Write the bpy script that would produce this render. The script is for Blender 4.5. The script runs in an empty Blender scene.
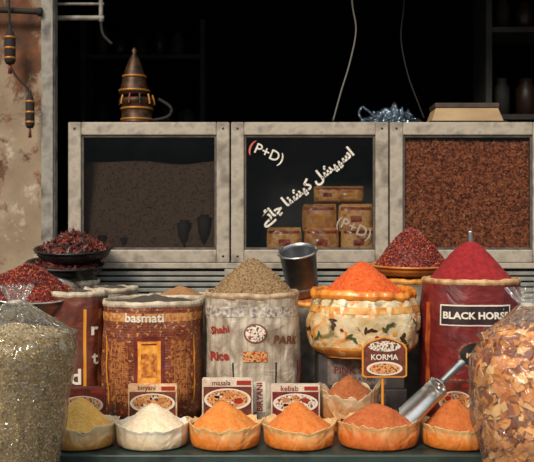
import bpy, math, random
from mathutils import noise, Vector, Matrix
random.seed(7)
F=875.0; CAMZ=1.6; CAMD=3.5
def W(px,py,d): return Vector(((px-267)*d/F, d-CAMD, CAMZ-(py-231)*d/F))
def S(d): return d/F
sc=bpy.context.scene; col=sc.collection
def lin(c):
    r=[]
    for v in c[:3]:
        v=v/255.0
        r.append(v/12.92 if v<=0.04045 else ((v+0.055)/1.055)**2.4)
    return (r[0],r[1],r[2],1.0)

# ---------------- materials
def newmat(name):
    m=bpy.data.materials.new(name); m.use_nodes=True
    nt=m.node_tree; return m,nt,nt.nodes['Principled BSDF']
def ramp(nt,stops):
    r=nt.nodes.new('ShaderNodeValToRGB')
    e=r.color_ramp.elements
    while len(e)<len(stops): e.new(0.5)
    for i,(p,c) in enumerate(stops):
        e[i].position=p; e[i].color=lin(c)
    return r
def M(name,c1,c2=None,scale=20,rough=.6,metal=0,bump=0,bscale=None,detail=4,lo=.35,hi=.65,c3=None,coat=0,stretch=None):
    m,nt,p=newmat(name)
    tc=nt.nodes.new('ShaderNodeTexCoord'); src=tc.outputs['Object']
    if stretch:
        mp=nt.nodes.new('ShaderNodeMapping'); mp.inputs['Scale'].default_value=stretch
        nt.links.new(src,mp.inputs['Vector']); src=mp.outputs['Vector']
    p.inputs['Roughness'].default_value=rough; p.inputs['Metallic'].default_value=metal
    p.inputs['Coat Weight'].default_value=coat
    p.inputs['Coat Roughness'].default_value=.2
    if c2 is None: p.inputs['Base Color'].default_value=lin(c1)
    else:
        n=nt.nodes.new('ShaderNodeTexNoise'); n.inputs['Scale'].default_value=scale; n.inputs['Detail'].default_value=detail; out=n.outputs['Fac']
        nt.links.new(src,n.inputs['Vector'])
        st=[(lo,c1),(hi,c2)]
        if c3: st=[(lo,c1),((lo+hi)/2,c2),(hi,c3)]
        r=ramp(nt,st); nt.links.new(out,r.inputs[0]); nt.links.new(r.outputs[0],p.inputs['Base Color'])
    if bump:
        b=nt.nodes.new('ShaderNodeTexNoise'); b.inputs['Scale'].default_value=bscale or scale; b.inputs['Detail'].default_value=5
        nt.links.new(src,b.inputs['Vector'])
        bn=nt.nodes.new('ShaderNodeBump'); bn.inputs['Strength'].default_value=bump; bn.inputs['Distance'].default_value=.01
        nt.links.new(b.outputs['Fac'],bn.inputs['Height']); nt.links.new(bn.outputs['Normal'],p.inputs['Normal'])
    return m
def plastic(name,tint=(255,255,255),base=.09,scale=11,milky=.05,fr=.6,rough=.12):
    m=bpy.data.materials.new(name); m.use_nodes=True; nt=m.node_tree; nt.nodes.clear()
    o=nt.nodes.new('ShaderNodeOutputMaterial')
    tr=nt.nodes.new('ShaderNodeBsdfTransparent'); tr.inputs[0].default_value=(.985,.985,.985,1)
    gl=nt.nodes.new('ShaderNodeBsdfGlossy'); gl.inputs['Roughness'].default_value=rough; gl.inputs[0].default_value=lin(tint)
    df=nt.nodes.new('ShaderNodeBsdfTranslucent'); df.inputs[0].default_value=lin(tint)
    d2=nt.nodes.new('ShaderNodeBsdfDiffuse'); d2.inputs[0].default_value=lin(tint)
    ad=nt.nodes.new('ShaderNodeMixShader'); ad.inputs[0].default_value=.5
    nt.links.new(df.outputs[0],ad.inputs[1]); nt.links.new(d2.outputs[0],ad.inputs[2])
    tc=nt.nodes.new('ShaderNodeTexCoord'); mp=nt.nodes.new('ShaderNodeMapping'); mp.inputs['Scale'].default_value=(1,1,.55); nt.links.new(tc.outputs['Object'],mp.inputs[0])
    n=nt.nodes.new('ShaderNodeTexNoise'); n.inputs['Scale'].default_value=scale; n.inputs['Detail'].default_value=3; n.inputs['Distortion'].default_value=1.5
    nt.links.new(mp.outputs[0],n.inputs['Vector'])
    s1=nt.nodes.new('ShaderNodeMath'); s1.operation='SUBTRACT'; s1.inputs[1].default_value=.5; nt.links.new(n.outputs['Fac'],s1.inputs[0])
    ab=nt.nodes.new('ShaderNodeMath'); ab.operation='ABSOLUTE'; nt.links.new(s1.outputs[0],ab.inputs[0])
    bn=nt.nodes.new('ShaderNodeBump'); bn.inputs['Strength'].default_value=1.0; bn.inputs['Distance'].default_value=.06; bn.invert=True
    nt.links.new(ab.outputs[0],bn.inputs['Height']); nt.links.new(bn.outputs[0],gl.inputs['Normal'])
    lw=nt.nodes.new('ShaderNodeLayerWeight'); lw.inputs[0].default_value=.2
    mx0=nt.nodes.new('ShaderNodeMixShader'); mx0.inputs[0].default_value=milky
    nt.links.new(tr.outputs[0],mx0.inputs[1]); nt.links.new(ad.outputs[0],mx0.inputs[2])
    a=nt.nodes.new('ShaderNodeMath'); a.operation='MULTIPLY_ADD'; a.inputs[1].default_value=fr; a.inputs[2].default_value=base
    nt.links.new(lw.outputs['Fresnel'],a.inputs[0])
    cr=nt.nodes.new('ShaderNodeMapRange'); cr.inputs[1].default_value=.0; cr.inputs[2].default_value=.025; cr.inputs[3].default_value=milky+.14; cr.inputs[4].default_value=milky
    nt.links.new(ab.outputs[0],cr.inputs[0]); nt.links.new(cr.outputs[0],mx0.inputs[0])
    mx=nt.nodes.new('ShaderNodeMixShader'); nt.links.new(a.outputs[0],mx.inputs[0]); nt.links.new(mx0.outputs[0],mx.inputs[1]); nt.links.new(gl.outputs[0],mx.inputs[2])
    nt.links.new(mx.outputs[0],o.inputs[0]); return m
def glassmat(name):
    m=bpy.data.materials.new(name); m.use_nodes=True; nt=m.node_tree; nt.nodes.clear()
    o=nt.nodes.new('ShaderNodeOutputMaterial')
    tr=nt.nodes.new('ShaderNodeBsdfTransparent'); tr.inputs[0].default_value=(.95,.97,.97,1)
    gl=nt.nodes.new('ShaderNodeBsdfGlossy'); gl.inputs['Roughness'].default_value=.06
    lw=nt.nodes.new('ShaderNodeFresnel'); lw.inputs[0].default_value=1.5
    mx=nt.nodes.new('ShaderNodeMixShader'); nt.links.new(lw.outputs[0],mx.inputs[0]); nt.links.new(tr.outputs[0],mx.inputs[1]); nt.links.new(gl.outputs[0],mx.inputs[2])
    nt.links.new(mx.outputs[0],o.inputs[0]); return m
def uvmat(name,stops_fn,rough=.45,coat=.15,bs=.45):
    m,nt,p=newmat(name)
    uv=nt.nodes.new('ShaderNodeUVMap'); uv.uv_map='UVMap'
    c=stops_fn(nt,uv.outputs[0]); nt.links.new(c,p.inputs['Base Color'])
    p.inputs['Roughness'].default_value=rough; p.inputs['Coat Weight'].default_value=coat; p.inputs['Coat Roughness'].default_value=.3
    tc=nt.nodes.new('ShaderNodeTexCoord')
    b=nt.nodes.new('ShaderNodeTexNoise'); b.inputs['Scale'].default_value=10; b.inputs['Detail'].default_value=5; b.inputs['Distortion'].default_value=1.0
    nt.links.new(tc.outputs['Object'],b.inputs['Vector'])
    bn=nt.nodes.new('ShaderNodeBump'); bn.inputs['Strength'].default_value=bs; bn.inputs['Distance'].default_value=.025
    nt.links.new(b.outputs['Fac'],bn.inputs['Height'])
    ch=nt.nodes.new('ShaderNodeTexChecker'); ch.inputs['Scale'].default_value=260
    nt.links.new(uv.outputs[0],ch.inputs['Vector'])
    b2=nt.nodes.new('ShaderNodeBump'); b2.inputs['Strength'].default_value=.2; b2.inputs['Distance'].default_value=.002
    nt.links.new(ch.outputs['Fac'],b2.inputs['Height']); nt.links.new(bn.outputs[0],b2.inputs['Normal'])
    nt.links.new(b2.outputs[0],p.inputs['Normal']); return m
def noise_col(nt,uv,c1,c2,scale,lo=.4,hi=.6,stretch=(1,1,1),detail=4,dist=0):
    mp=nt.nodes.new('ShaderNodeMapping'); mp.inputs['Scale'].default_value=stretch; nt.links.new(uv,mp.inputs[0])
    n=nt.nodes.new('ShaderNodeTexNoise'); n.inputs['Scale'].default_value=scale; n.inputs['Detail'].default_value=detail; n.inputs['Distortion'].default_value=dist
    nt.links.new(mp.outputs[0],n.inputs['Vector']); r=ramp(nt,[(lo,c1),(hi,c2)]); nt.links.new(n.outputs['Fac'],r.inputs[0]); return r.outputs[0]
def mixc(nt,fac,a,b):
    x=nt.nodes.new('ShaderNodeMix'); x.data_type='RGBA'
    for s,v in ((x.inputs[0],fac),(x.inputs[6],a),(x.inputs[7],b)):
        if isinstance(v,(int,float)): s.default_value=v
        elif isinstance(v,tuple): s.default_value=lin(v)
        else: nt.links.new(v,s)
    return x.outputs[2]

# ---------------- object building
class Obj:
    def __init__(s,name):
        s.root=bpy.data.objects.new(name,None); s.root.empty_display_size=.05; col.objects.link(s.root); s.parts=[]
    def add(s,name,verts,faces,mat,smooth=True,uvs=None,mat_idx=None,mats=None):
        me=bpy.data.meshes.new(name); me.from_pydata([tuple(v) for v in verts],[],faces)
        for m in (mats or [mat]): me.materials.append(m)
        if uvs:
            l=me.uv_layers.new(name='UVMap')
            for poly in me.polygons:
                for li in poly.loop_indices:
                    l.data[li].uv=uvs[me.loops[li].vertex_index]
        if mat_idx: me.polygons.foreach_set('material_index',mat_idx)
        me.polygons.foreach_set('use_smooth',[smooth]*len(me.polygons)); me.update()
        o=bpy.data.objects.new(name,me); col.objects.link(o); o.parent=s.root; s.parts.append(o); return o
    def done(s):
        mn=Vector((1e9,)*3); mx=-mn
        for o in s.parts:
            for v in o.data.vertices:
                for k in range(3):
                    mn[k]=min(mn[k],v.co[k]); mx[k]=max(mx[k],v.co[k])
        c=(mn+mx)/2; c.z=mn.z
        for o in s.parts: o.data.transform(Matrix.Translation(-c))
        s.root.location=c
def box(o,name,x0,x1,y0,y1,z0,z1,mat,bev=.004):
    v=[(x,y,z) for x in (x0,x1) for y in (y0,y1) for z in (z0,z1)]
    f=[(0,1,3,2),(4,6,7,5),(0,4,5,1),(2,3,7,6),(0,2,6,4),(1,5,7,3)]
    ob=o.add(name,v,f,mat,smooth=False)
    if bev:
        b=ob.modifiers.new('b','BEVEL'); b.width=bev; b.segments=2
    return ob
def grid(o,name,fn,nu,nv,mat,close=True,uvf=None,xf=None,smooth=True):
    vs=[];fs=[];uv=[]
    cu=nu if close else nu+1
    for j in range(nv+1):
        for i in range(cu):
            p=Vector(fn(i/nu,j/nv)); 
            if xf: p=xf@p
            vs.append(p)
            if uvf: uv.append(uvf(i/nu,j/nv))
    for j in range(nv):
        for i in range(nu):
            a=j*cu+i; b=j*cu+((i+1)%cu if close else i+1)
            fs.append((a,b,b+cu,a+cu))
    return o.add(name,vs,fs,mat,smooth=smooth,uvs=uv if uvf else None)
def lathe(o,name,prof,cx,cy,cz,mat,seg=40,xf=None,sx=1,sy=1):
    n=len(prof)-1
    def fn(u,v):
        k=min(int(round(v*n)),n); r,z=prof[k]; a=u*2*math.pi
        return (cx+r*math.cos(a)*sx,cy+r*math.sin(a)*sy,cz+z)
    return grid(o,name,fn,seg,n,mat,xf=xf)
def tube(o,name,pts,r,mat,seg=8,rf=None):
    P=[Vector(p) for p in pts]; Q=[]
    for i in range(len(P)-1):
        p0=P[max(i-1,0)];p1=P[i];p2=P[i+1];p3=P[min(i+2,len(P)-1)]
        for k in range(8):
            t=k/8; Q.append(.5*((2*p1)+(p2-p0)*t+(2*p0-5*p1+4*p2-p3)*t*t+(3*p1-p0-3*p2+p3)*t**3))
    Q.append(P[-1]); n=len(Q)-1
    vs=[];fs=[]
    for i,q in enumerate(Q):
        d=(Q[min(i+1,n)]-Q[max(i-1,0)]).normalized(); up=Vector((0,0,1)) if abs(d.z)<.9 else Vector((0,1,0))
        a=d.cross(up).normalized(); b=d.cross(a); rr=rf(i/n)*r if rf else r
        for k in range(seg):
            t=k/seg*2*math.pi; vs.append(q+a*math.cos(t)*rr+b*math.sin(t)*rr)
    for i in range(n):
        for k in range(seg): fs.append((i*seg+k,i*seg+(k+1)%seg,(i+1)*seg+(k+1)%seg,(i+1)*seg+k))
    fs.append(tuple(range(seg))[::-1]); fs.append(tuple(n*seg+k for k in range(seg)))
    return o.add(name,vs,fs,mat)
def N3(x,y,z): return noise.noise(Vector((x,y,z)))
OCT_V=[(1,0,0),(-1,0,0),(0,1,0),(0,-1,0),(0,0,1),(0,0,-1)]
OCT_F=[(0,2,4),(2,1,4),(1,3,4),(3,0,4),(2,0,5),(1,2,5),(3,1,5),(0,3,5)]
def scatter(o,name,pfn,n,size,mats,jit=.4,smooth=False):
    vs=[];fs=[];mi=[]
    for i in range(n):
        p=Vector(pfn()); s=1+random.uniform(-jit,jit)
        R=Matrix.Rotation(random.uniform(0,6.28),3,'Z')@Matrix.Rotation(random.uniform(-1.2,1.2),3,'X')@Matrix.Rotation(random.uniform(0,6.28),3,'Y')
        k=len(vs)
        for v in OCT_V:
            w=Vector((v[0]*size[0]*s*random.uniform(.6,1.2),v[1]*size[1]*s*random.uniform(.6,1.2),v[2]*size[2]*s))
            vs.append(p+R@w)
        fs+= [(a+k,b+k,c+k) for a,b,c in OCT_F]
        m=random.randrange(len(mats)); mi+=[m]*8
    return o.add(name,vs,fs,None,smooth=smooth,mats=mats,mat_idx=mi)
def mprof(t,e=.02):
    return 1-(math.sqrt(t*t+e)-math.sqrt(e))/(math.sqrt(1+e)-math.sqrt(e))
def mound(o,name,cx,cy,zb,rf,h,mat,amp=.006,seed=0,e=.02,ns=9,off=(0,0),xf=None):
    def fn(u,v):
        a=u*2*math.pi; t=v; R=rf(a); 
        x=cx+R*t*math.sin(a)+off[0]*(1-t); y=cy-R*t*math.cos(a)+off[1]*(1-t)
        z=zb+h*mprof(t,e)+amp*(N3(x*ns,y*ns,seed)+.5*N3(x*ns*3,y*ns*3,seed+5))*(1-t**4)
        return (x,y,z)
    grid(o,name,fn,64,28,mat,xf=xf)
    def pf():
        t=math.sqrt(random.random())*.97
        p=Vector(fn(random.random(),t))
        return (xf@p) if xf else p
    return pf
class Sack:
    def __init__(s,name,cx,cy,z0,z1,r,mat,rimmat,seed=0,sq=2.6,amp=.009,bulge=.03,rimh=.014,rimr=.008,taper=0.0,lump=.0035,sy=1.0):
        s.o=Obj(name); s.cx,s.cy,s.z0,s.z1,s.r,s.sq,s.amp,s.bulge,s.seed,s.taper,s.sy=cx,cy,z0,z1,r,sq,amp,bulge,seed,taper,sy
        H=z1-z0
        def fn(u,v):
            th=u*2*math.pi
            if v<.1:
                k=v/.1; R=s.R(th,z0)*k; return (cx+R*math.sin(th),cy-R*math.cos(th)*sy,z0)
            z=z0+H*(v-.1)/.9; return s.P(th,z)
        grid(s.o,'sack_body',fn,96,50,mat,uvf=lambda u,v:((u if u<.5 else u-1)*2*math.pi*r,(v-.1)/.9*H))
        def rim(u,v):
            th=u*2*math.pi; ph=v*2*math.pi
            R=s.R(th,z1); w=N3(math.sin(th)*2,math.cos(th)*2,seed+9); w2=N3(math.sin(th)*7,math.cos(th)*7,seed+19)
            rr=R-.003+(rimr+lump*w2)*math.cos(ph); zz=z1+.004+lump*2.2*w+(rimh+lump*w2)*math.sin(ph)
            return (cx+rr*math.sin(th),cy-rr*math.cos(th)*sy,zz)
        grid(s.o,'rolled_rim',rim,120,10,rimmat)
    def R(s,th,z):
        t=(z-s.z0)/(s.z1-s.z0); t=max(0,min(1,t))
        c=abs(math.cos(th));q=abs(math.sin(th)); n=s.sq
        se=(c**n+q**n)**(-1/n); se=1+(se-1)*.8
        b=.86+.14*min(1,(t/.12))**.5
        R=s.r*se*b*(1+s.bulge*math.sin(math.pi*t)+s.taper*(t-.5))
        x,y=math.sin(th),math.cos(th)
        R+=s.amp*N3(x*1.8,y*1.8,z*6+s.seed)+s.amp*.4*N3(x*6,y*6,z*9+s.seed)+s.amp*.35*(1-abs(N3(x*7+z*6,y*7,z*9+s.seed*2))*2)
        return R
    def P(s,th,z,off=0):
        R=s.R(th,z)+off
        return (s.cx+R*math.sin(th),s.cy-R*math.cos(th)*s.sy,z)
    def label(s,name,x,z,w,h,mat,off=.002,nx=24,nz=14):
        def fn(u,v): return s.P((x+w*(u-.5))/s.r, z+h*(v-.5),off)
        grid(s.o,name,fn,nx,nz,mat,close=False,uvf=lambda u,v:(u*w,v*h))
    def disc(s,name,x,z,rx,rz,mat,off=.003,rot=0):
        def fn(u,v):
            a=u*2*math.pi; p,q=rx*v*math.cos(a),rz*v*math.sin(a)
            return s.P((x+p*math.cos(rot)-q*math.sin(rot))/s.r,z+p*math.sin(rot)+q*math.cos(rot),off)
        grid(s.o,name,fn,28,5,mat,uvf=lambda u,v:(v*math.cos(u*6.283)*rx,v*math.sin(u*6.283)*rz))
    def text(s,txt,x,z,size,mat,rot=0,off=.0045,w=None,bold=.0):
        vs,fs=textmesh(txt,size,w,bold)
        c,q=math.cos(rot),math.sin(rot)
        out=[s.P((x+a*c-b*q)/s.r,z+a*q+b*c,off) for a,b in vs]
        s.o.add('print_text',out,fs,mat,smooth=False)
    def fill(s,h,mat,amp=.006,zo=-.005,e=.02,k=.95,off=(0,0)):
        return mound(s.o,'spice_heap',s.cx,s.cy,s.z1+zo,lambda a:s.R(a,s.z1)*k,h,mat,amp,s.seed,e,off=off)
def textmesh(txt,size,w=None,bold=0):
    cu=bpy.data.curves.new('t','FONT'); cu.body=txt; cu.size=size; cu.align_x='CENTER'; cu.align_y='CENTER'; cu.offset=bold
    cu.resolution_u=3
    ob=bpy.data.objects.new('t',cu); col.objects.link(ob)
    dg=bpy.context.evaluated_depsgraph_get(); me=bpy.data.meshes.new_from_object(ob.evaluated_get(dg))
    vs=[(v.co.x,v.co.y) for v in me.vertices]; fs=[tuple(p.vertices) for p in me.polygons]
    bpy.data.objects.remove(ob); bpy.data.curves.remove(cu); bpy.data.meshes.remove(me)
    if vs:
        x0=min(v[0] for v in vs);x1=max(v[0] for v in vs); y0=min(v[1] for v in vs);y1=max(v[1] for v in vs)
        k=(w/(x1-x0)) if w else 1
        vs=[((a-(x0+x1)/2)*k,(b-(y0+y1)/2)*(k if w else 1)) for a,b in vs]
    return vs,fs
def flattext(o,txt,cx,y,cz,size,mat,rot=0,w=None,bold=0,name='lettering'):
    vs,fs=textmesh(txt,size,w,bold); c,q=math.cos(rot),math.sin(rot)
    o.add(name,[(cx+a*c-b*q,y,cz+a*q+b*c) for a,b in vs],fs,mat,smooth=False)

# ---------------- material library
WHITE=M('print_white',(218,208,192),rough=.5)
PAINTW=M('glass_paint_white',(206,198,184),(230,222,208),60,rough=.5)
PAINTR=M('glass_paint_red',(190,70,60),(214,110,92),60,rough=.5)
BLACKM=M('print_black',(28,24,24),rough=.5)
REDP=M('print_red',(150,40,25),rough=.5)
YEL=M('print_yellow',(214,140,40),rough=.5)
TANP=M('print_tan',(186,124,68),rough=.5)
MAROON=M('print_maroon',(92,22,22),(120,36,28),30,rough=.5)
FOOD=M('print_food',(70,25,12),(225,170,110),70,rough=.4,c3=(170,60,20),lo=.35,hi=.62)
FOOD2=M('print_food_b',(120,20,15),(240,225,205),80,rough=.4,c3=(60,40,25),lo=.35,hi=.62)
STEEL=M('steel',(185,183,180),(224,220,214),14,rough=.28,metal=1)
DSTEEL=M('dark_steel',(48,50,52),(74,76,78),20,rough=.35,metal=.8)
CLEAR=plastic('clear_plastic',(240,238,232))
CLEAR2=plastic('clear_plastic_blue',(170,190,210),base=.14,milky=.15)
FRAME=M('weathered_frame',(120,110,98),(172,160,144),12,rough=.5,bump=.2,bscale=40,c3=(144,134,120),lo=.3,hi=.7)
DARKWOOD=M('dark_wood',(22,18,16),(40,32,28),8,rough=.8,bump=.2,stretch=(1,1,.2))
GLASS=glassmat('pane_glass')

# ---------------- room / street shell
o=Obj('ground'); box(o,'slab',-5,5,-7,5,-.1,0,M('ground_concrete',(110,104,96),(140,134,124),3,rough=.9,bump=.3,bscale=30),0); o.done()
m,nt,p=newmat('peeling_plaster'); tc=nt.nodes.new('ShaderNodeTexCoord')
c_a=noise_col(nt,tc.outputs['Object'],(126,106,86),(164,144,120),5,.3,.7,detail=10)
c_b=noise_col(nt,tc.outputs['Object'],(124,76,46),(66,48,38),12,.3,.7,detail=10)
n=nt.nodes.new('ShaderNodeTexNoise'); n.inputs['Scale'].default_value=2.8; n.inputs['Detail'].default_value=12; n.inputs['Roughness'].default_value=.68; n.inputs['Distortion'].default_value=.3
nt.links.new(tc.outputs['Object'],n.inputs['Vector']); r=ramp(nt,[(.47,(0,0,0)),(.52,(255,255,255))]); nt.links.new(n.outputs['Fac'],r.inputs[0])
cc=mixc(nt,r.outputs[0],c_a,c_b)
n2=nt.nodes.new('ShaderNodeTexNoise'); n2.inputs['Scale'].default_value=4; n2.inputs['Detail'].default_value=12; n2.inputs['Roughness'].default_value=.7
nt.links.new(tc.outputs['Object'],n2.inputs['Vector']); r2=ramp(nt,[(.56,(0,0,0)),(.62,(255,255,255))]); nt.links.new(n2.outputs['Fac'],r2.inputs[0])
cc=mixc(nt,r2.outputs[0],cc,(182,168,146)); nt.links.new(cc,p.inputs['Base Color']); p.inputs['Roughness'].default_value=.9
bn=nt.nodes.new('ShaderNodeBump'); bn.inputs['Strength'].default_value=.6; bn.inputs['Distance'].default_value=.02; nt.links.new(n.outputs['Fac'],bn.inputs['Height']); nt.links.new(bn.outputs[0],p.inputs['Normal'])
PLASTER=m
xl=W(44,0,4.7).x
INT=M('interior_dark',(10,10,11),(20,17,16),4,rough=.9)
o=Obj('wall_left'); box(o,'pier',-3.2,xl,1.2,1.34,0,3.4,PLASTER,.01); box(o,'shade_lining',-3.2,xl-.002,1.341,1.40,0,3.4,INT,0); box(o,'side_return',-3.2,-3.1,1.401,5,0,3.4,INT,0); o.done()  # near-black lining added behind the pier, its dark colour standing in for shade
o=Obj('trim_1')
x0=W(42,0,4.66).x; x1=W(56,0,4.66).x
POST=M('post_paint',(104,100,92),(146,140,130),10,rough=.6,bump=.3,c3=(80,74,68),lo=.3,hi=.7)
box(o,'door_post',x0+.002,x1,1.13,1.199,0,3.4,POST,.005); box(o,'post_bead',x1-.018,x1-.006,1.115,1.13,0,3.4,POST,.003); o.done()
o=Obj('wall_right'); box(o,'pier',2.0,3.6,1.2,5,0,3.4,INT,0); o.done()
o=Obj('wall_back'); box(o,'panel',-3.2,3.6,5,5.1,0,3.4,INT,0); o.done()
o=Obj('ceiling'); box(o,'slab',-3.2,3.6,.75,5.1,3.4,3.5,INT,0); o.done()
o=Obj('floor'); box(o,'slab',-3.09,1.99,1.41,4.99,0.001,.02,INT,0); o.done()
o=Obj('awning_rod'); tube(o,'rod',[W(-60,9,4.62),W(0,10,4.62),W(41,12,4.62)],.016,DARKWOOD); tube(o,'rod_end',[W(38,12,4.62),W(42,12,4.62)],.024,DARKWOOD); o.done()

SH=M('shelf_paint',(44,41,39),(60,55,51),8,rough=.7)
JB=M('jar_brown',(54,34,24),rough=.4)
def shelf(name,pxa,pxb,d,zs,jar=True,ztop=3.2,seed=1):
    o=Obj(name); a=W(pxa,0,d); b=W(pxb,0,d); rnd=random.Random(seed)
    box(o,'upright_l',a.x,a.x+.04,a.y,a.y+.35,.021,ztop,SH); box(o,'upright_r',b.x-.04,b.x,a.y,a.y+.35,.021,ztop,SH)
    for i,z in enumerate(zs):
        box(o,'board_%d'%i,a.x+.04,b.x-.04,a.y,a.y+.35,z,z+.035,SH)
        if jar:
            x=a.x+.14
            while x<b.x-.15:
                hh=rnd.uniform(.14,.26); rr=rnd.uniform(.045,.07)
                mt=rnd.choice([JB,DARKWOOD,SH,JB])
                lathe(o,'jar',[(0,0),(rr,0),(rr,hh*.75),(rr*.6,hh*.88),(rr*.65,hh),(0,hh)],x,a.y+.15,z+.035,mt,seg=16); x+=rr*2+rnd.uniform(.02,.08)
    o.done()
shelf('storage_shelf',486,622,5.5,[.6,1.2,1.75,2.3,2.85])
shelf('storage_shelf',80,205,6.6,[.6,1.2,1.8,2.35,2.9],seed=4)

# ---------------- slatted counter below cases
D=4.7; k=S(D)
ctop=W(0,263,D).z
SL=M('slat_paint',(112,112,108),(144,142,134),12,rough=.6,bump=.2)
o=Obj('slatted_counter'); xa=W(66,0,D).x; xb=W(560,0,D).x
box(o,'carcass',xa,xb,1.235,1.75,.02,ctop-.03,M('counter_body',(50,48,46),rough=.8))
box(o,'top_board',xa,xb,1.2,1.78,ctop-.03,ctop,FRAME)
z=ctop-.05; i=0
while z>.7:
    box(o,'slat_%d'%i,xa,xb,1.215,1.234,z-.017,z+.004,SL,.004); z-=.03; i+=1
for px in (68,230,389,546):
    x=W(px,0,D).x; box(o,'stile_%d'%px,x-.03,x+.03,1.205,1.2149,.02,ctop-.031,FRAME)
o.done()

# ---------------- display cases
CM=M('case_inner',(44,46,48),(64,60,56),10,rough=.8)
LIP=M('frame_lip',(66,58,52),(96,86,76),20,rough=.6)
def case(pa,pb,pt=122,pbm=262.5,t=13):
    o=Obj('glass_display_case'); a=W(pa,pt,D); b=W(pb,pbm,D); x0,x1,z1,z0=a.x,b.x,a.z,ctop+.001
    w=t*k; y0,y1=1.2,1.62
    box(o,'stile_l',x0,x0+w,y0,y0+.04,z0,z1,FRAME,.006); box(o,'stile_r',x1-w,x1,y0,y0+.04,z0,z1,FRAME,.006)
    box(o,'rail_top',x0+w,x1-w,y0+.001,y0+.04,z1-w,z1,FRAME,.006); box(o,'rail_bottom',x0+w,x1-w,y0+.001,y0+.04,z0,z0+w,FRAME,.006)
    q=.012
    for n_,bx in (('lip_l',(x0+w,x0+w+q,z0+w,z1-w)),('lip_r',(x1-w-q,x1-w,z0+w,z1-w)),('lip_t',(x0+w+q,x1-w-q,z1-w-q,z1-w)),('lip_b',(x0+w+q,x1-w-q,z0+w,z0+w+q))):
        box(o,n_,bx[0],bx[1],y0+.012,y0+.036,bx[2],bx[3],LIP,.002)
    o.add('glass',[(x0+w,y0+.022,z0+w),(x1-w,y0+.022,z0+w),(x1-w,y0+.022,z1-w),(x0+w,y0+.022,z1-w)],[(0,1,2,3)],GLASS,smooth=False)
    box(o,'side_l',x0,x0+.02,y0+.04,y1,z0,z1,CM); box(o,'side_r',x1-.02,x1,y0+.04,y1,z0,z1,CM)
    box(o,'base',x0+.02,x1-.02,y0+.04,y1,z0,z0+.04,CM); box(o,'back',x0+.02,x1-.02,y1-.02,y1,z0+.04,z1-.02,CM); box(o,'top',x0+.02,x1-.02,y0+.04,y1,z1-.02,z1,CM)
    for sx in (x0+w/2,x1-w/2):
        for sz in (z0+w/2,z1-w/2):
            lathe(o,'screw',[(0,0),(.007,0),(.005,.003),(0,.003)],0,0,0,DSTEEL,seg=10,xf=Matrix.Translation((sx,y0,sz))@Matrix.Rotation(math.pi/2,4,'X'))
    return o,x0+w,x1-w,z0+w,z1-w,y0,y1
def heap_in_case(o,x0,x1,zb,zt,y0,y1,mats,n,size,slope=.02,back=.0):
    xa,xb,ya,yb=x0-.03,x1+.03,y0+.045,y1-.03
    def fn(u,v):
        x=xa+(xb-xa)*u
        if v<.6: y=ya+.006*N3(x*20,v*30,1)+back*(v/.6); z=zb+(zt-zb)*v/.6
        else: y=ya+back+(yb-ya-back)*(v-.6)/.4; z=zt
        z+= (slope*N3(x*3,y*3,2)) *min(1,v/.6)
        return (x,y,z)
    grid(o,'bulk_goods',fn,60,40,mats[0],close=False)
    scatter(o,'bulk_flakes',lambda:fn(random.random(),random.random()*.75),n,size,mats)
o,x0,x1,z0,z1,y0,y1=case(68,229.5)
LT=[M('lentil_a',(88,66,52),rough=.8),M('lentil_b',(68,52,44),rough=.8),M('lentil_c',(110,84,64),rough=.8)]
heap_in_case(o,x0,x1,ctop+.042,W(0,160,D).z,y0,y1,LT,4000,(.006,.004,.003),.03,back=.10)
for i,(xx,hh) in enumerate([(x1-.07,.20),(x1-.18,.17),(x0+.10,.10),(x0+.22,.09)]):
    lathe(o,'tin',[(0,0),(.045,0),(.045,hh),(.04,hh+.006),(.03,hh+.006),(.03,hh+.02),(0,hh+.02)],xx,y0+.10,ctop+.042,DARKWOOD,seg=24)
o.done()
o,x0,x1,z0,z1,y0,y1=case(231,388.5)
PK=[M('packet_orange',(206,134,66),(240,188,122),26,rough=.35,coat=.4,c3=(176,102,50),lo=.3,hi=.7),M('packet_tan',(226,168,104),(176,114,64),30,rough=.35,coat=.4)]
PKB=M('packet_band',(110,50,32),(190,84,46),40,rough=.3,coat=.4)
def packet(o,cx,cy,cz,w,h,th,mt,seed):
    def mk(sign):
        def fn(u,v):
            a=2*u-1;b=2*v-1; t=th*.5*(max(0,(1-abs(a)**3))*max(0,(1-abs(b)**4)))**.6
            t+= .006*N3(a*3,b*3,seed)*(1-abs(a)**4)*(1-abs(b)**4)
            return (cx+a*w/2*(1-.05*abs(b)**2*(1 if abs(a)>.8 else .6)),cy+sign*t,cz+b*h/2)
        return fn
    grid(o,'packet_front',mk(-1),16,14,mt,close=False); grid(o,'packet_back',mk(1),16,14,mt,close=False)
    f=mk(-1)
    grid(o,'packet_band',lambda u,v:Vector(f(.06+.88*u,.78+.10*v))+Vector((0,-.003,0)),14,3,PKB,close=False)
    grid(o,'packet_label',lambda u,v:Vector(f(.34+.32*u,.34+.22*v))+Vector((0,-.003,0)),8,4,random.choice([PKB,YEL,PKB]),close=False)
zb=ctop+.042
hP=.15
for j,(lst) in enumerate([[284,321,357],[319,355],[327,350]]):
    for i,px in enumerate(lst):
        packet(o,(px-267)*S(4.85),y0+.085+.02*random.random()+.02*j,zb+hP/2+j*(hP*.86)+.0,.19 if j<2 else .15,hP if j<2 else .09,.07,PK[(i+j)%2],i+j*7)
gy=y0+.0205
flattext(o,'P+D)',W(269,154.5,D).x,gy,W(0,154.5,D).z,.12,PAINTW,rot=-.40,w=30*k,bold=.001)
flattext(o,'(',W(251.5,147,D).x,gy,W(0,147,D).z,.12,PAINTR,rot=-.40,w=4.5*k,bold=.001)
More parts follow.
